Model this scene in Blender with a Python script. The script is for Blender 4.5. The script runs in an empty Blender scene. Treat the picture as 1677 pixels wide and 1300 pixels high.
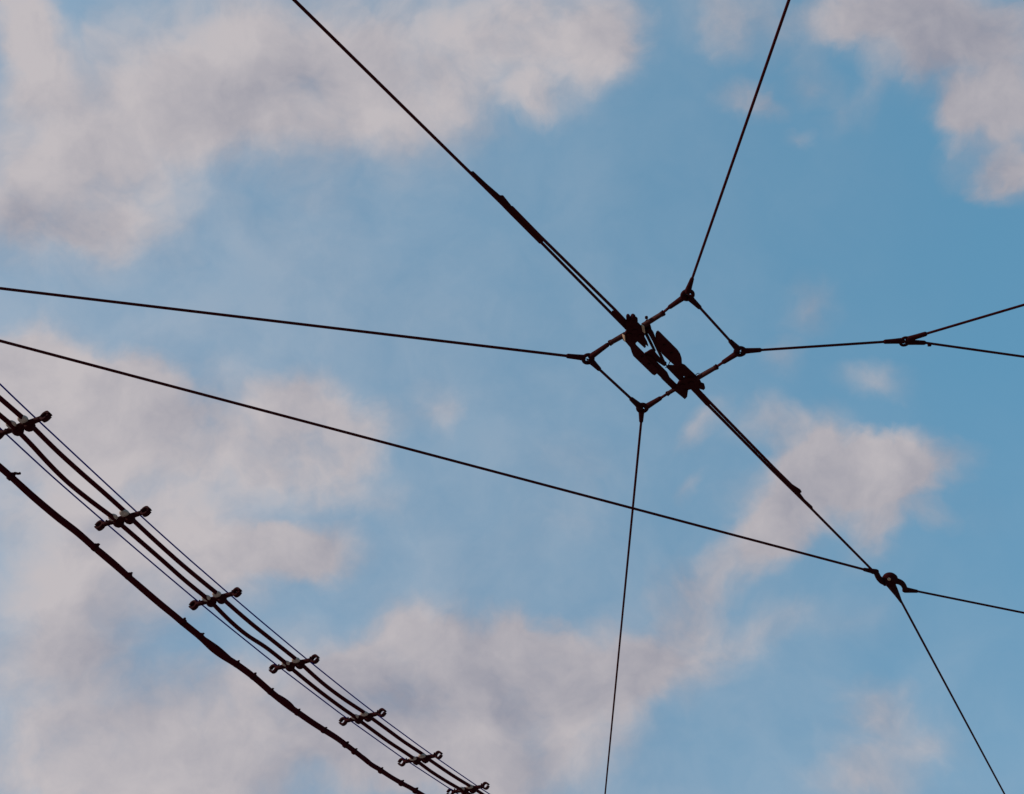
import bpy, bmesh, math, random
from mathutils import Vector, Matrix
random.seed(7)
sc = bpy.context.scene
col = sc.collection

# ------------------------------------------------------------------ camera
W0, H0, F0 = 1677.0, 1300.0, 2000.0        # photograph size and focal length in its pixels
ELEV = math.radians(41.0)
cam_d = bpy.data.cameras.new('camera')
cam_d.sensor_width = 36.0
cam_d.lens = 36.0 * F0 / W0
cam_d.clip_start, cam_d.clip_end = 0.05, 5000.0
cam = bpy.data.objects.new('camera', cam_d)
EYE = Vector((0, 0, 1.6))
cam.location = EYE
cam.rotation_euler = (math.pi / 2 + ELEV, 0, 0)
col.objects.link(cam)
sc.camera = cam
CM = cam.rotation_euler.to_matrix()

def ray(px, py):
    """direction in the world that the photograph's pixel looks along"""
    return CM @ Vector(((px - W0 / 2), -(py - H0 / 2), -F0))
def on_level(px, py, z):
    d = ray(px, py)
    return EYE + d * ((z - EYE.z) / d.z)
def mpp(p):
    """metres per photograph pixel at a point"""
    return (CM.transposed() @ (Vector(p) - EYE)).z / -F0

# ------------------------------------------------------------------ light and exposure
SUN_ELEV, SUN_AZ = math.radians(24), math.radians(-98)      # azimuth from +Y towards +X
sd = bpy.data.lights.new('sun', 'SUN')
sd.energy, sd.angle, sd.color = 2.6, math.radians(0.5), (1.0, 0.86, 0.70)
sun = bpy.data.objects.new('sun', sd)
to_sun = Vector((math.cos(SUN_ELEV) * math.sin(SUN_AZ), math.cos(SUN_ELEV) * math.cos(SUN_AZ), math.sin(SUN_ELEV)))
sun.rotation_euler = to_sun.to_track_quat('Z', 'Y').to_euler()
sun.location = (0, 0, 30)
col.objects.link(sun)
sc.view_settings.view_transform = 'Standard'
sc.view_settings.look = 'None'
sc.view_settings.exposure = 0.45
sc.view_settings.gamma = 1.0
sc.view_settings.use_curve_mapping = False

# ------------------------------------------------------------------ sky: clear air plus broken cloud
# cloud puffs: x, y, rx, ry (degrees of sky at 2000/57.3 px per degree), tilt, thickness
PUFFS = [
 # big bank, upper left
 (330,110,330,170,0,2),(620,70,300,180,0,2),(880,70,200,170,-20,1.9),(100,260,290,170,0,2),(60,360,190,110,0,1.6),
 (150,310,130,120,0,1.2),(40,60,110,150,0,1.3),(460,190,220,110,0,1.5),(700,180,150,90,0,1.1),(960,120,110,100,0,0.8),
 (870,175,60,50,0,1.35),(125,20,55,70,0,-0.7),(20,40,100,130,0,1),(1010,60,90,110,0,0.8),(20,115,70,40,0,-0.5),(480,320,260,120,0,0.42),(610,270,160,90,0,0.5),
 (150,410,220,80,0,0.5),(760,240,90,60,0,0.4),(250,380,110,60,-30,0.5),(1020,40,60,90,0,0.7),
 # heaped clouds, left
 (85,590,105,85,0,2.2),(30,620,140,110,0,1.6),(205,640,105,85,0,2.6),(500,665,110,95,0,2.5),(590,695,90,80,0,1.8),
 (330,720,280,140,0,1.9),(120,730,260,160,0,2),(705,675,75,85,30,.85),(735,690,40,35,0,0.5),(450,760,180,90,0,1.2),(560,780,120,80,0,1),
 (620,820,90,60,0,0.5),(350,880,230,90,0,1.6),(515,900,125,60,-8,2.4),(380,955,150,80,-20,1.6),(150,900,260,150,0,1.6),
 (110,1050,250,150,0,1.7),(215,790,70,45,-20,-0.7),(430,825,110,45,8,-0.5),(270,1090,170,50,-25,-0.3),
 (60,1180,200,150,0,1.2),(260,1190,230,110,-15,1.7),(130,1270,250,110,0,1.9),(430,1130,220,110,-20,1.6),
 # heaped clouds, bottom middle
 (685,1055,125,115,0,2.8),(600,1085,130,80,-35,1.5),(820,1080,150,100,0,2.5),(860,1040,70,60,0,1.35),(940,1105,180,100,0,2.2),
 (1070,1110,130,90,0,1.6),(700,1180,260,140,0,2),(890,1200,220,120,-15,1.5),(500,1250,260,110,0,1.8),(760,1285,260,100,0,1.4),
 (980,1230,160,90,-30,0.6),(300,1290,220,80,0,1.4),
 # lower right
 (1330,745,105,85,0,2.08),(1490,770,140,70,-8,2.47),(1400,800,160,95,0,2),(1270,830,110,90,-30,1.56),(1440,880,80,60,-30,1.2),
 (1230,900,130,65,-25,1.69),(1120,960,90,80,-40,1.43),(1160,1050,150,80,0,.95),(1180,965,150,85,-40,.55),(1090,1030,150,90,0,.75),(1300,860,120,90,-30,.6),(1480,840,90,60,0,.6),(1250,1020,110,50,-15,0.6),(1310,1000,90,50,0,0.45),
 (1430,1010,110,50,0,0.35),(950,780,130,80,0,0.5),(910,870,140,70,0,0.4),(1140,705,70,35,-50,1.05),(1240,700,80,50,-20,1.05),
 (1140,805,35,22,-55,0.9),(1440,642,85,42,8,1.05),(1535,860,50,40,0,0.75),(1600,840,70,70,0,0.38),(1440,1140,85,65,0,1.3),
 (1450,1220,130,80,0,1.04),(1400,1285,150,60,0,1.04),(1540,1200,100,60,0,0.59),(1330,505,70,80,30,0.95),(1285,595,60,45,60,.9),
 # upper right
 (1240,15,190,110,0,1.15),(1180,60,50,70,-20,.7),(1320,60,90,60,0,0.5),(1500,35,170,110,0,1.8),(1625,90,160,140,0,2),
 (1645,215,110,110,0,1.7),(1665,285,70,60,0,1.95),(1410,25,120,70,0,1.2),(1575,190,55,60,0,1.5),(1500,115,90,70,0,0.7),
 (1215,160,70,40,-15,1.0),(1262,178,50,28,20,1.05),(1322,135,55,50,30,0.83),(1372,180,35,60,0,0.52),(1315,235,35,25,0,0.68),(1420,150,40,70,0,0.68),
]
# thin high haze that whitens the left and the low sky
VEIL = [(100,500,1500,1400,0,.44),(1000,1500,1500,950,0,.36)]
SHADES = [(850,1080,250,120,0,.5),(380,140,150,80,0,.7),(90,365,190,60,0,.9),(640,110,180,70,0,.4),(300,690,200,70,0,.5),(150,1070,220,90,0,.9),
 (90,870,150,60,0,.5),(720,1140,260,70,0,.7),(950,1140,160,50,0,.5),(1600,120,160,90,0,.8),(560,1190,200,60,0,.5),(1500,40,160,80,0,.5),(330,1010,140,60,0,.4),
 (1700,350,900,1000,0,1.2),(900,1250,1000,560,0,.7)]
world = bpy.data.worlds.new('World')
sc.world = world
world.use_nodes = True
wt = world.node_tree
wt.nodes.clear()
def wn(kind, **kw):
    n = wt.nodes.new(kind)
    for k, v in kw.items(): setattr(n, k, v)
    return n
def put(sock, v):
    if isinstance(v, bpy.types.NodeSocket): wt.links.new(v, sock)
    else: sock.default_value = v
def wmath(op, a, b=0.0, c=0.0, clamp=False):
    n = wn('ShaderNodeMath', operation=op, use_clamp=clamp)
    put(n.inputs[0], a); put(n.inputs[1], b); put(n.inputs[2], c)
    return n.outputs[0]
def wnoise(vec, scale, detail, rough, dist=0.0):
    n = wn('ShaderNodeTexNoise')
    put(n.inputs['Vector'], vec)
    n.inputs['Scale'].default_value, n.inputs['Detail'].default_value = scale, detail
    n.inputs['Roughness'].default_value, n.inputs['Distortion'].default_value = rough, dist
    return n
def wmix(f, a, b):
    n = wn('ShaderNodeMix', data_type='RGBA')
    put(n.inputs[0], f); put(n.inputs[6], a); put(n.inputs[7], b)
    return n.outputs[2]
def wramp(v, lo, hi, a=0.0, b=1.0, kind='SMOOTHSTEP'):
    n = wn('ShaderNodeMapRange', interpolation_type=kind)
    put(n.inputs[0], v)
    for i, x in enumerate((lo, hi, a, b)): n.inputs[1 + i].default_value = x
    return n.outputs[0]
direction = wn('ShaderNodeTexCoord').outputs['Generated']
def warp(vec, scale, detail, amt, rough=0.55):
    n = wnoise(vec, scale, detail, rough)
    s = wn('ShaderNodeVectorMath', operation='SUBTRACT'); put(s.inputs[0], n.outputs['Color']); s.inputs[1].default_value = (.5, .5, .5)
    m = wn('ShaderNodeVectorMath', operation='MULTIPLY_ADD')
    put(m.inputs[0], s.outputs[0]); m.inputs[1].default_value = (amt,) * 3; put(m.inputs[2], vec)
    return m.outputs[0]
def puff_sum(vec, puffs):
    acc = 0.0
    for (x, y, rx, ry, tilt, wgt) in puffs:
        d0 = ray(x, y); L = d0.length; c = d0 / L
        t = math.radians(tilt)
        ex = CM @ Vector((math.cos(t), -math.sin(t), 0))
        ex = (ex - c * ex.dot(c)).normalized(); ey = c.cross(ex)
        m = wn('ShaderNodeMapping', vector_type='TEXTURE')
        put(m.inputs['Vector'], vec)
        m.inputs['Location'].default_value = c
        m.inputs['Rotation'].default_value = Matrix((ex, ey, c)).transposed().to_euler()
        m.inputs['Scale'].default_value = (rx / L, ry / L, max(rx, ry) / L)
        g = wn('ShaderNodeTexGradient', gradient_type='SPHERICAL')
        put(g.inputs['Vector'], m.outputs[0])
        acc = wmath('MULTIPLY_ADD', g.outputs['Fac'], wgt, acc)
    return acc
v1 = warp(direction, 9.0, 4.0, 0.070)
v2 = warp(v1, 30.0, 6.0, 0.024, 0.62)
body = wmath('MINIMUM', puff_sum(v2, PUFFS), 2.1)
fluff = wnoise(v1, 11.0, 10.0, 0.58).outputs['Fac']
fl = wmath('SUBTRACT', fluff, 0.5)
soft = wmath('MULTIPLY_ADD', body, wmath('MULTIPLY_ADD', fl, 1.7, 1.0), wmath('MULTIPLY', fl, 0.35))
cover = wmath('MULTIPLY', wramp(soft, -0.10, 1.95), 0.96)
shade = wmath('MULTIPLY', puff_sum(v1, SHADES), 0.9, clamp=True)
lump = wnoise(v1, 6.0, 7.0, 0.6).outputs['Fac']
ahead = wn('ShaderNodeVectorMath', operation='ADD')
put(ahead.inputs[0], v1); ahead.inputs[1].default_value = to_sun * 0.034
relief = wmath('SUBTRACT', wnoise(ahead.outputs[0], 11.0, 8.0, 0.58).outputs['Fac'], fluff)
dark = wmath('MULTIPLY_ADD', relief, 1.6, wmath('MULTIPLY_ADD', wramp(lump, 0.3, 0.7), 0.32, wmath('MULTIPLY', shade, 0.55)), clamp=True)
sky = wn('ShaderNodeTexSky', sky_type='NISHITA')
sky.sun_disc = False
sky.sun_elevation = SUN_ELEV
sky.sun_rotation = SUN_AZ
sky.air_density, sky.dust_density, sky.ozone_density = 0.9, 0.0, 1.2
SKY_STRENGTH = 0.15
lift = wn('ShaderNodeVectorMath', operation='ADD')          # lookup direction raised, so the sky brightens less towards the horizon
put(lift.inputs[0], direction); lift.inputs[1].default_value = (0.15, 0, 0.75)
unit = wn('ShaderNodeVectorMath', operation='NORMALIZE'); put(unit.inputs[0], lift.outputs[0])
put(sky.inputs['Vector'], unit.outputs[0])
tint = wn('ShaderNodeMix', data_type='RGBA', blend_type='MULTIPLY')
tint.inputs[0].default_value = 1.0
put(tint.inputs[6], sky.outputs[0]); tint.inputs[7].default_value = (1.05, 1.60, 1.37, 1)
k = 1 / SKY_STRENGTH / 2 ** sc.view_settings.exposure
lit = (0.545 * k, 0.505 * k, 0.52 * k, 1)
shd = (0.305 * k, 0.305 * k, 0.365 * k, 1)
cloud = wmix(dark, lit, shd)
bg = wn('ShaderNodeBackground')
veil = wmath('MULTIPLY', puff_sum(direction, VEIL), wmath('MULTIPLY_ADD', fl, 0.8, 1.0), clamp=True)
hazy = wmix(wmath('MINIMUM', veil, 0.8), tint.outputs[2], cloud)
put(bg.inputs['Color'], wmix(cover, hazy, cloud))
bg.inputs['Strength'].default_value = SKY_STRENGTH
out = wn('ShaderNodeOutputWorld')
wt.links.new(bg.outputs[0], out.inputs['Surface'])
world.cycles.sampling_method = 'MANUAL'
world.cycles.sample_map_resolution = 256

# ------------------------------------------------------------------ materials
def material(name, c1, c2, rough=0.6, metal=0.0, scale=40.0, spec=0.3, bump=0.0):
    m = bpy.data.materials.new(name); m.use_nodes = True
    t = m.node_tree; b = t.nodes['Principled BSDF']
    tc = t.nodes.new('ShaderNodeTexCoord'); n = t.nodes.new('ShaderNodeTexNoise')
    n.inputs['Scale'].default_value = scale; n.inputs['Detail'].default_value = 6
    t.links.new(tc.outputs['Object'], n.inputs['Vector'])
    mx = t.nodes.new('ShaderNodeMix'); mx.data_type = 'RGBA'
    rp = t.nodes.new('ShaderNodeMapRange'); rp.inputs[1].default_value = .35; rp.inputs[2].default_value = .65
    t.links.new(n.outputs['Fac'], rp.inputs[0]); t.links.new(rp.outputs[0], mx.inputs[0])
    mx.inputs[6].default_value = (*c1, 1); mx.inputs[7].default_value = (*c2, 1)
    t.links.new(mx.outputs[2], b.inputs['Base Color'])
    b.inputs['Roughness'].default_value = rough; b.inputs['Metallic'].default_value = metal
    b.inputs['Specular IOR Level'].default_value = spec
    if bump:
        bp = t.nodes.new('ShaderNodeBump'); bp.inputs['Strength'].default_value = bump; bp.inputs['Distance'].default_value = .002
        t.links.new(n.outputs['Fac'], bp.inputs['Height']); t.links.new(bp.outputs[0], b.inputs['Normal'])
    return m
IRON = material('tarnished_iron', (.022, .0014, .0024), (.030, .004, .0045), .85, 0, 60, .04, .3)
WIRE = material('tarnished_wire', (.038, .0022, .0036), (.046, .006, .006), .85, 0, 90, .03)
RUBBER = material('dark_cable_sheath', (.038, .0018, .0035), (.046, .004, .006), .9, 0, 30, .02)
THIN = material('fringe_blue_wire', (.004, .008, .16), (.006, .010, .19), .8, 0, 60, .05)  # navy base colour imitates the lens colour fringe along dark wires
BAKE = material('dark_insulating_board', (.028, .0016, .003), (.036, .004, .005), .8, 0, 50, .05)
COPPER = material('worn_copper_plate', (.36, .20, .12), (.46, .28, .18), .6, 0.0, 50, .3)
STEEL = material('rusty_steel_rod', (.024, .0024, .0035), (.045, .009, .008), .7, 0, 70, .08)
PORC = material('weathered_porcelain', (.46, .32, .27), (.32, .22, .18), .6, 0, 60, .15)
ASPH = material('bounce_paving', (.26, .235, .21), (.34, .31, .28), .9, 0, 12, .3, .2)  # unseen ground, kept pale so its bounce brightens the undersides overhead

# ------------------------------------------------------------------ mesh helpers
def basis(d):
    d = Vector(d).normalized()
    a = Vector((0, 0, 1)) if abs(d.z) < .9 else Vector((1, 0, 0))
    u = d.cross(a).normalized(); return u, d.cross(u).normalized()
class MB:
    def __init__(self): self.bm = bmesh.new()
    def ring(self, c, u, v, r, n): return [self.bm.verts.new(c + (u * math.cos(2*math.pi*i/n) + v * math.sin(2*math.pi*i/n)) * r) for i in range(n)]
    def skin(self, a, b):
        n = len(a)
        for i in range(n): self.bm.faces.new((a[i], a[(i+1) % n], b[(i+1) % n], b[i])).smooth = True
    def tube(self, pts, rad, n=12, closed=False):
        pts = [Vector(p) for p in pts]
        rads = rad if isinstance(rad, (list, tuple)) else [rad] * len(pts)
        rings = []; N = len(pts); pu = None
        for i, p in enumerate(pts):
            d = (pts[(i+1) % N] - pts[i-1]) if closed else (pts[min(i+1, N-1)] - pts[max(i-1, 0)])
            u, v = basis(d)
            if pu is not None:
                dd = d.normalized(); u = (pu - dd * pu.dot(dd)).normalized(); v = dd.cross(u)
            pu = u
            rings.append(self.ring(p, u, v, rads[i], n))
        for a, b in zip(rings, rings[1:]): self.skin(a, b)
        if closed: self.skin(rings[-1], rings[0])
        else:
            self.bm.faces.new(rings[0][::-1]); self.bm.faces.new(rings[-1])
        return self
    def lathe(self, base, axis, prof, n=20):
        """prof = (distance along the axis, radius) pairs"""
        d = Vector(axis).normalized()
        u, v = basis(d); base = Vector(base)
        rings = [self.ring(base + d * h, u, v, max(r, 1e-4), n) for h, r in prof]
        for a, b in zip(rings, rings[1:]): self.skin(a, b)
        self.bm.faces.new(rings[0][::-1]); self.bm.faces.new(rings[-1])
        return self
    def box(self, c, ax, ay, az):
        """centre and three half axes"""
        c, ax, ay, az = map(Vector, (c, ax, ay, az))
        vs = [self.bm.verts.new(c + ax*i + ay*j + az*k) for i in (-1, 1) for j in (-1, 1) for k in (-1, 1)]
        for f in ((0,1,3,2),(4,6,7,5),(0,4,5,1),(2,3,7,6),(0,2,6,4),(1,5,7,3)): self.bm.faces.new([vs[i] for i in f])
        return self
    def slab(self, lower, h):
        """a horizontal outline given its own thickness h"""
        lo = [self.bm.verts.new(Vector(p)) for p in lower]; up = [self.bm.verts.new(Vector(p) + Vector((0, 0, h))) for p in lower]
        n = len(lo); self.bm.faces.new(lo); self.bm.faces.new(up[::-1])
        for i in range(n): self.bm.faces.new((lo[i], up[i], up[(i+1) % n], lo[(i+1) % n]))
        return self
    def build(self, name, mat, parent=None, bevel=0.0, at=None):
        bm = self.bm
        bmesh.ops.recalc_face_normals(bm, faces=bm.faces)
        if bevel: bmesh.ops.bevel(bm, geom=[e for e in bm.edges if e.calc_face_angle(0) > .6], offset=bevel, segments=2, affect='EDGES', profile=.6, clamp_overlap=True)
        org = Vector((0, 0, 0))
        if parent is not None and parent.get('_world'): org = Vector(parent['_org'])
        if at is not None: org = Vector(at)
        bmesh.ops.translate(bm, verts=bm.verts, vec=-org)
        me = bpy.data.meshes.new(name); bm.to_mesh(me); bm.free(); me.materials.append(mat)
        o = bpy.data.objects.new(name, me); col.objects.link(o)
        if parent is not None:
            o.parent = parent
            if parent.get('_world'): o['_world'] = True; o['_org'] = parent['_org']
        elif at is not None: o.location = org
        return o
def tag(o, label, cat, group=None):
    o['label'] = label; o['category'] = cat
    if group: o['group'] = group
    return o
def thing(name, label, cat, loc, group=None, world_parts=True):
    o = bpy.data.objects.new(name, None); o.empty_display_size = .05
    o.location = loc; col.objects.link(o)
    if world_parts: o['_world'] = True; o['_org'] = tuple(loc)
    return tag(o, label, cat, group)
def spline(pts, step=6):
    P = [Vector(p) for p in pts]; P = [P[0]*2 - P[1]] + P + [P[-1]*2 - P[-2]]
    res = []
    for i in range(1, len(P) - 2):
        a, b, c, d = P[i-1:i+3]
        for k_ in range(step):
            t = k_ / step
            res.append(.5 * (2*b + (c-a)*t + (2*a - 5*b + 4*c - d)*t*t + (3*b - a - 3*c + d)*t**3))
    return res + [P[-2]]

# ------------------------------------------------------------------ ground
g = MB(); g.slab([(-1500, -1500, -.2), (1500, -1500, -.2), (1500, 1500, -.2), (-1500, 1500, -.2)], .2)
go = g.build('ground', ASPH); go['kind'] = 'structure'

# ------------------------------------------------------------------ crossing spans of the tram wire, about 5.6 m up
ZW = 5.6
def A(x, y, dz=0.0): return on_level(x, y, ZW + dz)
def width(px, p): return 1.08 * px * mpp(p) / 2
def extend(p, q, dist, rise=0.0):
    d = (q - p).normalized() * dist
    return q + d + Vector((0, 0, rise))
WIRE_G = 'steel span wires holding the tram contact wire'

def grip(mb, p, q, w0, w1):
    """tapered wrapped wire end, wide at p (the eye) and slim at q"""
    r0, r1 = width(w0 + 1, p), width(w1 + .8, q)
    p = p + (p - q).normalized() * 5 * mpp(p)
    pts = [p.lerp(q, t) for t in (0, .12, .5, .9, .93, 1)]
    mb.tube(pts, [r0 * .8, r0, (r0 * .55 + r1 * .45), r1 * 1.12, r1 * 1.12, r1 * .8], 10)
    return mb
def span(name, label, cat, p, p_grip, far, w, group, q_grip=None, q=None, gw=(9, 5.5), extra=None):
    """a wire with its wrapped eye end(s): p = eye, p_grip = where the wrapping ends"""
    o = thing(name, label, cat, p, group)
    end = q_grip if q_grip is not None else far
    MB().tube([p_grip.lerp(p, .3), p_grip, end if q_grip is None else q_grip.lerp(q, .3)], width(w, p_grip), 10).build('wire', WIRE, o)
    grip(MB(), p, p_grip, *gw).build('wire_grip', IRON, o)
    if q_grip is not None: grip(MB(), q, q_grip, *gw).build('wire_grip', IRON, o)
    return o
def eye_ring(label, x, y, r_px, t_px, group='iron rings joining the span wires'):
    c = A(x, y); k_ = mpp(c)
    R, r = r_px * k_, t_px * k_ / 2
    # the ring hangs level, its plane tipped a little
    nrm = Vector((random.uniform(-.12, .12), .22 + random.uniform(-.1, .1), 1)).normalized(); u, v = basis(nrm)
    o = thing('joining_ring', label, 'ring', c, group)
    MB().tube([c + (u*math.cos(a) + v*math.sin(a)) * R for a in [2*math.pi*i/28 for i in range(28)]], r, 10, True).build('ring', IRON, o)
    # cotter pin left across the opening
    MB().tube([c + u*R*.9 - Vector((0,0,r)), c + v*R*.25, c - v*R*.95 - Vector((0,0,r*2.2))], r*.42, 8).build('split_pin', IRON, o)
    return o
eye_ring('iron ring at the top corner of the frame round the section insulator', 1126, 483, 8.8, 6.6)
eye_ring('iron ring at the right corner of the frame round the section insulator', 1212, 575.5, 7.8, 6.2)
eye_ring('iron ring at the bottom corner of the frame round the section insulator', 1052, 668, 7.6, 6.2)
eye_ring('iron ring at the left corner of the frame round the section insulator', 963, 587.5, 8.0, 6.4)
eye_ring('small iron ring of the forked joint near the right edge, holding three span wires', 1482, 559, 7.8, 4.6)

p, q = A(1126.6, 476), A(1134, 455)
span('span_wire', 'thin dark span wire rising steeply from the frame\'s top ring to the upper edge', 'wire', p, q, extend(q, A(1292, 0, .2 * .3), 6), 4.2, WIRE_G, gw=(9.5, 5))
p, q = A(954, 585.5), A(927.5, 582.6)
span('span_wire', 'long dark span wire running from the left edge to the frame\'s left ring', 'wire', p, q, extend(q, A(0, 472, .15 * .3), 9), 4.4, WIRE_G, gw=(8.5, 6))
p, q = A(1050.5, 674), A(1050, 691)
span('span_wire', 'dark span wire hanging down from the frame\'s bottom ring to the lower edge', 'wire', p, q, extend(q, A(991, 1300, .2 * .3), 12), 3.8, WIRE_G, gw=(8.5, 5))
p, q, p2, q2 = A(1219, 574.6), A(1247, 573), A(1476, 558), A(1447, 559.6)
span('span_wire', 'short dark span wire between the frame\'s right ring and the forked joint', 'wire', p, q, None, 4.0, WIRE_G, q2, p2, gw=(8.5, 5.5))
p, q = A(1488, 555), A(1518, 546)
span('span_wire', 'upper branch wire of the forked joint, slanting up to the right edge', 'wire', p, q, extend(q, A(1677, 499, .1 * .3), 8), 4.0, WIRE_G, gw=(8, 6))
p, q = A(1488, 560.2), A(1516, 561.3)
o = span('span_wire', 'lower branch wire of the forked joint, slanting down to the right edge', 'wire', p, q, extend(q, A(1677, 584, .1 * .3), 8), 3.8, WIRE_G, gw=(8, 5.5))
MB().box(A(1522, 564.3), (.007, 0, 0), (0, .006, .003), (0, -.002, .008)).build('wire_clip', IRON, o)

# the four sides of the frame round the insulator
FR = 'links framing the section insulator'
p, q, p2, q2 = A(1130, 488), A(1147, 504.5), A(1207, 570), A(1195, 557.5)
span('frame_link', 'wire link along the upper right side of the frame, from top ring to right ring', 'link', p, q, None, 4.2, FR, q2, p2, gw=(9.5, 5.5))
p, q, p2, q2 = A(969, 592), A(982.5, 605.5), A(1047.5, 665), A(1032.5, 652)
span('frame_link', 'wire link along the lower left side of the frame, from left ring to bottom ring', 'link', p, q, None, 4.2, FR, q2, p2, gw=(9.5, 5.5))
def strut(label, ring_xy, g_xy, rod0, rod1, w_rod):
    p_, q_, a, b = A(*ring_xy), A(*g_xy), A(*rod0), A(*rod1)
    o_ = thing('frame_strut', label, 'strut', p_, FR)
    MB().tube([q_.lerp(p_, .3), q_, a.lerp(b, .1)], width(4.2, q_), 10).build('wire', WIRE, o_)
    grip(MB(), p_, q_, 8.5, 5.5).build('wire_grip', IRON, o_)
    r = width(w_rod, a)
    MB().tube([a, a.lerp(b, .06), a.lerp(b, .1), a.lerp(b, .9), b], [r*.85, r*1.05, r*.9, r, r], 14).build('rod', STEEL, o_)
    d = (b - a).normalized()
    MB().lathe(a.lerp(b, .02), -d, [(0, r*.9), (.002, r*1.15), (.008, r*1.15), (.010, r*.7)], 6).build('nut', IRON, o_)
    return o_
strut('thick rod from the top ring down to the lit upper bracket of the insulator', (1120, 486.5), (1095, 504), (1085.5, 513), (1053, 533), 8.5)
strut('thick rod from the left ring up to the lit upper bracket of the insulator', (969, 583), (997, 563), (1000, 561), (1024, 547.5), 8.5)
strut('thick rod from the right ring down to the lower head of the insulator', (1205.5, 579.5), (1183, 594), (1173, 601), (1141, 619.5), 8)
strut('thick rod from the bottom ring up to the lower head of the insulator', (1060, 665), (1083, 651), (1094, 644), (1110, 634), 7)

# ------------------------------------------------------------------ contact wire
CW = 'tram contact wire in sections'
k0 = A(776, 287.5)
ins_a, ins_b = A(1024, 536), A(1134, 637)
cw1 = [extend(A(776, 288.5), A(480, -2), 8), A(480, -2), A(776, 288.5), A(890, 400.5), ins_a]
tag(MB().tube(cw1, width(5.0, A(700, 213)), 12).build('contact_wire', WIRE, at=cw1[2]),
    'heavy contact wire running from the upper edge down to the section insulator', 'wire', CW)
cw2 = [ins_b, A(1161, 664.5), A(1266, 771), A(1331, 835), A(1424, 929), A(1452, 957), A(1476, 985), A(1645, 1300)]
cw2.append(extend(cw2[-2], cw2[-1], 10))
tag(MB().tube(cw2, [width(4.6, ins_b)] * 3 + [width(3.8, A(1331, 835))] * 6, 12).build('contact_wire', WIRE, at=cw2[2]),
    'contact wire leaving the section insulator and bending at the bell hanger', 'wire', CW)

# ------------------------------------------------------------------ section insulator
S = thing('section_insulator', 'dark section insulator of boards, bars and bolted heads in the middle of the wire frame', 'insulator', A(1085, 590))
def slab_px(name, pts, dz, h, mat, holes=None, bevel=.0015):
    return MB().slab([A(x, y, dz) for x, y in pts], h).build(name, mat, S, bevel)
def rod_px(name, pts, w, mat, dz=0.0, n=10):
    P = [A(x, y, dz) for x, y in pts]
    return MB().tube(P, [width(v, q_) for v, q_ in zip(w, P)] if isinstance(w, (list, tuple)) else width(w, P[0]), n).build(name, mat, S)
# runner rods and their wedge clamps, upper left and lower right
rod_px('runner_rod', [(838, 339), (884, 386), (1007, 507), (1024, 525)], 5.0, WIRE)
rod_px('runner_rod', [(1142, 637), (1164, 660), (1268, 766.5), (1300, 798)], 4.6, WIRE)
slab_px('wedge_clamp', [(769, 283), (775, 282), (797, 302.5), (819, 321.5), (824, 321.5), (842, 344), (890, 391), (889, 400), (883, 399), (835, 351)], -.004, .009, IRON)
slab_px('wedge_clamp', [(1262, 767), (1269, 767), (1294, 792), (1311, 803), (1313, 806), (1310, 808), (1318, 819), (1331, 831), (1332, 837), (1327, 834)], -.004, .009, IRON)
slab_px('rod_sleeve', [(1002, 511.5), (1009, 510), (1026, 527), (1030, 540), (1024, 540)], -.006, .012, IRON)
slab_px('rod_sleeve', [(1128, 634), (1142, 634), (1151, 646), (1155, 649), (1163, 660), (1162, 667), (1156, 664)], -.006, .012, IRON)
# heads
slab_px('clamp_head', [(1024, 528), (1032, 523), (1041, 521), (1045, 531), (1050, 536), (1057, 545), (1055, 553), (1060, 562), (1062, 568), (1052, 561), (1058, 568.5), (1055.5, 570), (1044, 559.5), (1041, 562), (1022, 557), (1021, 551), (1026, 543)], -.012, .016, IRON)
slab_px('clamp_head', [(1103, 640), (1110, 630), (1114, 624), (1122, 620), (1139, 618), (1146, 623), (1149, 629), (1153.5, 631), (1155, 636), (1152.5, 639), (1141, 635.5), (1127, 639), (1125.5, 650), (1121.5, 654), (1107, 642)], -.012, .014, IRON)
for (x, y, r_) in ((1028.5, 517.5, 3.6), (1036.5, 517.5, 4.4), (1041, 522, 3.6), (1033, 521, 3.4)):
    c = A(x, y); rr = r_ * mpp(c)
    MB().lathe(c - Vector((0, 0, .02)), (0, 0, 1), [(0, rr*.7), (.004, rr), (.022, rr), (.024, rr*.8), (.030, rr*.6)], 6).build('bolt', IRON, S)
for (x, y, r_) in ((1040, 543, 4), (1031, 549, 3.5), (1049, 551, 3.5), (1118, 632, 4), (1132, 628, 4), (1124, 641, 3.2), (1148, 632, 3), (1088, 567, 2.4), (1100, 580, 2.4), (1052, 586, 2.4), (1063, 598, 2.4)):
    c = A(x, y, -.019); rr = r_ * mpp(c)
    MB().lathe(c, (0, 0, 1), [(0, rr*.8), (.001, rr), (.008, rr)], 6).build('bolt', IRON, S)
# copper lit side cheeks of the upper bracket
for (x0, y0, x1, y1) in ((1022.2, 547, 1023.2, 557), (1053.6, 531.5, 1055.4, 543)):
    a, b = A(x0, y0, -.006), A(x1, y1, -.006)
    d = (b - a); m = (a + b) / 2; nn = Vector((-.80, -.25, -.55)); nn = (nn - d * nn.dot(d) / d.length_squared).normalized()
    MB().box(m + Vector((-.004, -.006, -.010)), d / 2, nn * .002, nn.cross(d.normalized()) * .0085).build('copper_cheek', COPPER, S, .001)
slab_px('bracket_bar', [(1021, 548.5), (1053, 533), (1065, 532), (1067, 539), (1058, 546), (1023, 558)], .0048, .010, IRON)
MB().lathe(A(1058.8, 521.5, -.004), (0, 0, 1), [(0, .003), (.002, .0075), (.011, .0075), (.013, .004)], 10).build('pin', IRON, S)
slab_px('upright_lug', [(1057, 526), (1060.5, 523), (1063, 532), (1057, 534)], .002, .006, IRON)
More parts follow.
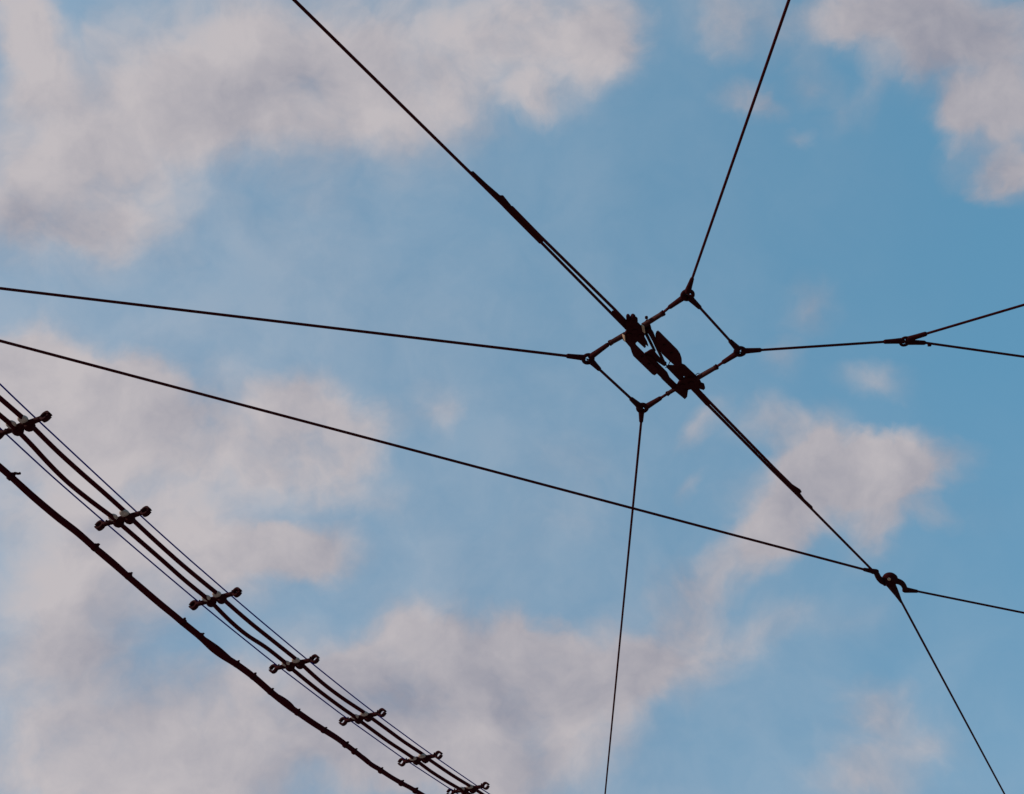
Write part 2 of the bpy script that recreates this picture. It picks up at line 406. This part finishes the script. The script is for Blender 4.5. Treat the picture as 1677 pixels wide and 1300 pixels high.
# insulating boards and arcing bars
slab_px('insulating_board', [(1021.5, 557), (1026, 562), (1032, 569), (1034.5, 577), (1037, 583), (1068, 613), (1072, 615), (1076, 612), (1078, 606), (1061, 588), (1055, 580), (1042, 567), (1040, 558)], -.0075, .012, BAKE)
slab_px('insulating_board', [(1073.5, 550), (1075, 545.5), (1078, 543.5), (1081, 546), (1110, 575), (1114, 581), (1116.5, 588), (1117, 595), (1110, 600), (1104, 598), (1097, 592), (1084, 579.5), (1079, 570), (1074, 560)], -.0075, .012, BAKE)
slab_px('arcing_bar', [(1058, 581), (1067, 585), (1083, 601), (1093, 611), (1097, 619.5), (1111, 633), (1104, 640), (1084, 621), (1082, 618), (1060, 597)], -.003, .009, IRON)
slab_px('arcing_bar', [(1091, 601.5), (1094, 599), (1104, 599.5), (1115, 596), (1122, 599), (1126, 603), (1142, 618), (1138, 626), (1125, 617.5), (1116, 616), (1121, 620), (1115, 626)], -.003, .009, IRON)
slab_px('cross_tie', [(1055.5, 579.5), (1060, 577), (1063, 575), (1067, 573), (1071, 574), (1075, 580), (1082, 588), (1092, 595), (1089, 600), (1086, 599), (1068, 587), (1061, 588)], .0052, .009, IRON)
slab_px('cross_tie', [(1108, 632), (1112, 625), (1122, 622), (1137, 618), (1143, 621), (1131, 636)], .0032, .010, IRON)
rod_px('horn_rod', [(1061, 538), (1066, 545), (1072, 558), (1078, 573), (1086, 590), (1091, 598)], [9, 8.5, 6.5, 5, 4.5, 2.5], IRON, -.002)
rod_px('horn_rod', [(1058, 546), (1068, 566), (1072, 574)], [5, 4.5, 4], IRON, .004)
rod_px('tie_wire', [(1090, 602), (1095, 597), (1098, 590)], 1.4, WIRE, -.002)
rod_px('tie_wire', [(1138, 615), (1142, 611.5), (1145.5, 611)], 1.2, WIRE, .002)

# ------------------------------------------------------------------ bell hanger where the contact wire bends
Hc = A(1457.5, 950)
K = mpp(Hc)
Hn = thing('bell_hanger', 'dark bell shaped insulated hanger with two curved hooks at the bend of the contact wire', 'hanger', Hc)
ax = Vector((-.12, -.30, -.95)).normalized()
MB().lathe(Hc - ax * 11 * K, ax, [(0, 3*K), (1*K, 7.5*K), (4*K, 11*K), (8*K, 13*K), (11*K, 13*K), (13*K, 12*K), (14*K, 9*K), (16*K, 8.5*K), (21*K, 8*K), (22*K, 6*K)], 24).build('bell', IRON, Hn)
def hook(pts, ws):
    P = spline([A(x, y, dz) for x, y, dz in pts], 5)
    ww = []
    for i in range(len(P)):
        t = i / (len(P) - 1) * (len(ws) - 1); j = min(int(t), len(ws) - 2)
        ww.append((ws[j] * (1 - t + j) + ws[j+1] * (t - j)) * K / 2)
    return MB().tube(P, ww, 12)
hook([(1452, 955, 0), (1445, 952, 0), (1439, 946, 0), (1436, 940, 0), (1433, 936.5, 0), (1428, 936, 0)], [9, 10, 9.5, 9, 8.5, 7.5]).build('hook', IRON, Hn)
hook([(1464, 952, 0), (1471, 952, 0), (1478, 956, 0), (1481.5, 962, 0), (1484, 966, 0), (1489, 966.5, 0)], [9, 10, 9, 8.5, 8.5, 7.5]).build('hook', IRON, Hn)
hook([(1460, 957, -.004), (1465, 966, -.004), (1470, 975, -.004), (1476, 986, -.002)], [13, 11, 8, 4]).build('wire_ear', IRON, Hn)
MB().lathe(A(1450, 958.5, -.02), (0, 0, 1), [(0, .009), (.002, .012), (.012, .012)], 6).build('nut', IRON, Hn)
MB().lathe(A(1456, 948, -.030), (-.2, -.3, -1), [(0, .010), (.004, .010), (.006, .006)], 12).build('highlight_stud', COPPER, Hn)  # pale disc added in place of the highlight on the bell
PO = 'span wires pulling on the bell hanger'
p, q = A(1433, 936), A(1414, 932.2)
span('span_wire', 'long thin span wire sloping from the left edge down to the bell hanger', 'wire', p, q, extend(q, A(0, 558, .1 * .3), 9), 3.8, PO, gw=(8, 4.5))
p, q = A(1484, 966), A(1503, 968.3)
span('span_wire', 'thin span wire from the bell hanger\'s right hook to the right edge', 'wire', p, q, extend(q, A(1677, 1003.5, .1 * .3), 10), 3.4, PO, gw=(8.5, 4))

# ------------------------------------------------------------------ feeder cables on spacers, lower left
ZS = 5.4
CENT = [(36, 697), (201.1, 849), (352.5, 980.5), (481.6, 1087.3), (593.7, 1174.2), (688, 1242.3), (766.3, 1292.2)]
a0, b0 = on_level(*CENT[1], ZS), on_level(*CENT[5], ZS)
LD = (b0 - a0); LD.z = 0; LD.normalize()          # along the line, away from the eye
LN = Vector((LD.y, -LD.x, 0))                      # across it, to the right
YAW = math.atan2(LD.y, LD.x)
def on_line(px, py, off=0.0):
    """point of the upright plane that runs along the line, off metres to its right"""
    d = ray(px, py); o = a0 + LN * off
    return EYE + d * ((o - EYE).dot(LN) / d.dot(LN))
ctr = [on_line(*c) for c in CENT]
k2 = mpp(ctr[1])
BAR = 84.5 / 2 * k2 / .93                          # half length between clip centres
OFF_C, OFF_T = BAR * .247, BAR * .54

def sag_fit(pts):
    """heights of a hanging wire smoothed to a parabola along the line"""
    s = [(p - a0).dot(LD) for p in pts]; n = len(s)
    m = [[sum(x**(i+j) for x in s) for j in range(3)] + [sum(p.z * x**i for x, p in zip(s, pts))] for i in range(3)]
    for i in range(3):
        for j in range(3):
            if j != i:
                f = m[j][i] / m[i][i]; m[j] = [u - f*v for u, v in zip(m[j], m[i])]
    c = [m[i][3] / m[i][i] for i in range(3)]
    return lambda x: c[0] + c[1]*x + c[2]*x*x
def overrun(P, dist=6.0):
    a = P[0] + (P[0] - P[3]).normalized() * dist; b = P[-1] + (P[-1] - P[-4]).normalized() * dist
    return [a] + P + [b]
U = [(0,652),(40.6,687),(48,692.8),(56.6,702),(93,738),(130.4,772),(170,806.5),(206.7,839.5),(211.8,845),(220,853.5),(256,887),(293,920),(330,951),(356,972),(362.5,977.5),(371,986),(407.7,1017.8),(444.6,1047.4),(485,1079.5),(491.5,1085),(498,1091.5),(527.7,1118),(560,1142.5),(597,1167),(602.5,1171),(610,1177),(634.7,1195),(660,1213.5),(690,1233.5),(696.5,1238.5),(704,1244.5),(740,1269),(768.7,1286.5),(774.5,1290),(782,1295),(800,1307)]
Lc = [(0,680),(18.5,695.5),(24,701.5),(34.5,711),(54,731),(73.8,752.6),(95,774.5),(118,795.7),(147.7,819.5),(184.6,847),(190.8,852.6),(200.6,861),(233,889),(265.8,917.5),(302.5,950),(335.7,977),(343.5,983),(351,991),(378,1017.8),(404,1039.5),(435.4,1060),(466,1084),(472,1089.7),(479.7,1096.5),(518.4,1128),(555,1155.5),(579,1172.2),(586,1177.2),(593,1183),(631.8,1211.3),(656.9,1228),(675,1240),(681,1244.4),(688,1250),(707,1264),(730,1278.6),(755,1293),(770,1301)]
T1 = [(0,629),(58,684),(221.5,836),(300,907.5),(338,940),(372,969.5),(420,1010.5),(467,1050),(499.4,1077),(560,1126),(609,1164.5),(660,1201),(703,1232.2),(780,1286),(804,1302)]
T2 = [(0,700),(12,712),(85,782),(172,855.5),(248.6,920.5),(290,955.5),(323,983.5),(366,1019),(410,1054.5),(455.7,1091.2),(546,1160),(570,1177.3),(642,1229),(667,1246.3),(743.7,1296),(760,1306)]
FG, TG = 'thick feeder cables on the spacers', 'thin wires running over the spacers'
for pts, off, r, lab in ((U, OFF_C, 7.5, 'thick black feeder cable through the spacers, the right one of the sagging pair'),
                         (Lc, -OFF_C, 7.5, 'thick black feeder cable through the spacers, the slacker left one of the pair')):
    P = overrun(spline([on_line(x, y, off) for x, y in pts], 5))
    tag(MB().tube(P, r / 2 * k2, 14).build('feeder_cable', RUBBER, at=P[len(P)//2]), lab, 'cable', FG)
for pts, off, lab in ((T1, OFF_T - .02, 'thin dark blue wire along the upper right side of the spacer row'),
                      (T2, -OFF_T - .05, 'thin dark blue wire along the lower left side of the spacer row')):
    P = [on_line(x, y, off) for x, y in pts]; f = sag_fit(P)
    for p in P: p.z = f((p - a0).dot(LD)) * .7 + p.z * .3
    P = overrun(spline(P, 5))
    tag(MB().tube(P, 2.5 / 2 * k2, 8).build('thin_wire', THIN, at=P[len(P)//2]), lab, 'wire', TG)

SPG = 'cable spacers along the feeder cables'
SPL = ['cable spacer at the left edge, its left clip cut off by the picture edge',
       '',
       'cable spacer third from the left edge, with narrow slits showing in its end clips',
       'cable spacer in the middle of the row, fourth from either end',
       'cable spacer third from the bottom edge, just below the middle of the row',
       'small cable spacer second from the bottom edge, with open round end clips',
       'smallest cable spacer, cut by the bottom edge of the picture']
SPL[1] = 'cable spacer second from the left edge, with both end clips looking closed'
def make_spacer():
    o = thing('cable_spacer', SPL[0], 'spacer', (0, 0, 0), SPG, False)
    # local axes: x along the line away from the eye, y to the left across it, z up
    u = k2
    MB().tube([(0, -BAR + 5*u, 0), (0, -BAR*.75, 0), (0, -OFF_C*1.7, 0), (0, 0, 0), (0, OFF_C*1.7, 0), (0, BAR*.75, 0), (0, BAR - 5*u, 0)],
              [4.4*u, 4.2*u, 4.8*u, 5.6*u, 4.8*u, 4.2*u, 4.4*u], 12).build('crossbar', IRON, o)
    for s in (-1, 1):
        # open C clip, a short wide band whose mouth faces outward
        c = Vector((0, s * (BAR + 1.0*u), 0)); ro, ri, hl = 8.5*u, 5.0*u, 4.0*u
        mb = MB(); secs = []
        n = 22; gap = math.radians(11)
        for i in range(n + 1):
            a = gap + (2*math.pi - 2*gap) * i / n
            e = Vector((0, s * math.cos(a), math.sin(a)))
            ro_ = ro * (1.10 if i in (0, n) else 1)
            secs.append([mb.bm.verts.new(c + e*R + Vector((x, 0, 0))) for R, x in ((ri, -hl), (ro_, -hl), (ro_, hl), (ri, hl))])
        for p_, q_ in zip(secs, secs[1:]):
            for j in range(4): mb.bm.faces.new((p_[j], p_[(j+1) % 4], q_[(j+1) % 4], q_[j])).smooth = j in (1, 3)
        mb.bm.faces.new(secs[0]); mb.bm.faces.new(secs[-1][::-1])
        cl = mb.build('end_clip', IRON, o)
        MB().tube([(0, s*(BAR - 10*u), 1*u), (0, s*(BAR - 10*u), 7.5*u)], [1.9*u, 1.4*u], 8).build('clip_screw', IRON, cl)
        # porcelain bushing on the near side, dark clamp on the far side
        y = s * OFF_C
        MB().lathe((-9*u, y + 1.6*u, (-3.9 if s > 0 else -2.2)*u), (0, 0, 1), [(0, 4*u), (.8*u, 6.4*u), (2.4*u, 8*u), (4*u, 8.3*u), (6.4*u, 7*u), (8*u, 3.8*u)], 20).build('porcelain_bushing', PORC, o)
        ck = MB().lathe((-2.5*u, y, -1.5*u), (1, 0, 0), [(0, 5*u), (1*u, 7.6*u), (4*u, 9.0*u), (8*u, 9.0*u), (12*u, 7.4*u), (14.5*u, 4.6*u)], 20).build('clamp', IRON, o)
        MB().lathe((4*u, y, -11.0*u), (0, 0, 1), [(0, 2*u), (.5*u, 2.6*u), (3*u, 2.6*u)], 6).build('clamp_bolt', IRON, ck)
    return o
proto = make_spacer()
def copy_tree(o, parent=None):
    c = o.copy(); col.objects.link(c)
    if parent is not None: c.parent = parent
    for ch in o.children: copy_tree(ch, c)
    return c
spacers = [proto] + [copy_tree(proto) for _ in CENT[1:]]
for i, o in enumerate(spacers):
    o.location = ctr[i]
    n_, p_ = ctr[min(i+1, 6)], ctr[max(i-1, 0)]
    d = n_ - p_
    o.rotation_mode = 'XYZ'
    o.rotation_euler = (random.uniform(-.02, .02), -math.atan2(d.z, math.hypot(d.x, d.y)), YAW + random.uniform(-.015, .015))
    o['label'] = SPL[i]

# ------------------------------------------------------------------ lashed cable bundle, bottom left
BC = [(-40,731),(0,764.5),(22,784),(56,815),(94.8,847.5),(127,872),(152,893.5),(169,908),(194.6,929.6),(220,951.6),(260,986),(284,1005.5),(299.7,1018.8),(328,1042),(346.8,1060),(363.4,1072.5),(387.4,1087.5),(415,1108),(443,1132.5),(461,1147.3),(477,1159.5),(487,1166.5),(508.7,1181.7),(530,1195.5),(549,1207.5),(565.5,1219.5),(578,1229),(590,1238.5),(606.8,1252),(623.5,1262),(640,1273),(657,1282.5),(680,1295),(700,1306.5),(730,1323)]
off_b = (on_level(100, 850, 5.35) - a0).dot(LN)
cb = [on_line(x, y, off_b) for x, y in BC]
f = sag_fit(cb)
path = spline(cb, 6)
B = thing('cable_bundle', 'thick dark bundle of lashed cables sagging along the bottom left below the spacers', 'cable bundle', path[len(path)//2])
TIES = [(18,780),(155,896),(211,943.5),(300.5,1019.5),(329,1042.5),(387.5,1087.8),(415,1108),(444,1133),(487,1166.5),(530.5,1196),(566,1220),(580,1230.5),(623.5,1262),(657,1282.5),(681,1295.5)]
kb = mpp(path[30])
tie_s = []
for t in TIES:
    tp = on_line(*t, off_b); tie_s.append(min(range(len(path)), key=lambda i: (path[i] - tp).length))
BUL = {3: .1, 4: .9, 7: .95, 8: .15, 11: .9}
strands = [[], [], []]
for i, p in enumerate(path):
    j = max([n for n, t in enumerate(tie_s) if t <= i], default=-1)
    bul = 0.0
    if 0 <= j < len(tie_s) - 1:
        t = (i - tie_s[j]) / max(1, tie_s[j+1] - tie_s[j]); bul = math.sin(math.pi * t) * BUL.get(j, .12)
    ang = i * .05
    for n in range(3):
        a = ang * (.35) + n * 2.094 + .6
        off = LN * math.cos(a) * 2.5*kb + Vector((0, 0, math.sin(a) * 2.5*kb))
        if n == 0: off += (LN * .6 + Vector((0, 0, .8))) * bul * 7.2 * kb
        strands[n].append(p + off)
for n, r in enumerate((2.4, 4.0, 3.9)):
    MB().tube(overrun(strands[n], 4), r * kb, 12).build('cable', RUBBER, B)
for n, i in enumerate(tie_s):
    p = path[i]; d = (path[min(i+1, len(path)-1)] - path[max(i-1, 0)]).normalized()
    big = 1.25 if n in (0, 1, 3, 6, 10, 14) else 1.0
    w = 2.6 * kb * big
    t_ = MB().lathe(p - d * w, d, [(0, 5.8*kb), (w*.2, 6.6*kb), (w*1.8, 6.6*kb), (w*2, 5.8*kb)], 16).build('cable_tie', IRON, B)
    up = (LN * .75 + Vector((0, 0, .75)) - d * random.uniform(-.3, .5)).normalized()
    if n == 0:
        q = p + up * 6.5*kb
        MB().tube([q, q + up*1.5*kb, q + up*2*kb + d*3*kb + LN*3*kb, q + up*2.4*kb + d*3.5*kb + LN*6*kb], [3.4*kb, 2.4*kb, 1.9*kb, 2.2*kb], 8).build('tie_tail', IRON, t_)
    else:
        q = p + up * 6.0*kb
        MB().tube([q, q + up*1.4*kb*big, q + up*(2.5*kb*big) + d*1.5*kb], [2.6*kb*big, 1.9*kb*big, 1.0*kb], 8).build('tie_tail', IRON, t_)

for o in list(col.objects):
    for key in ('_world', '_org'):
        if key in o: del o[key]
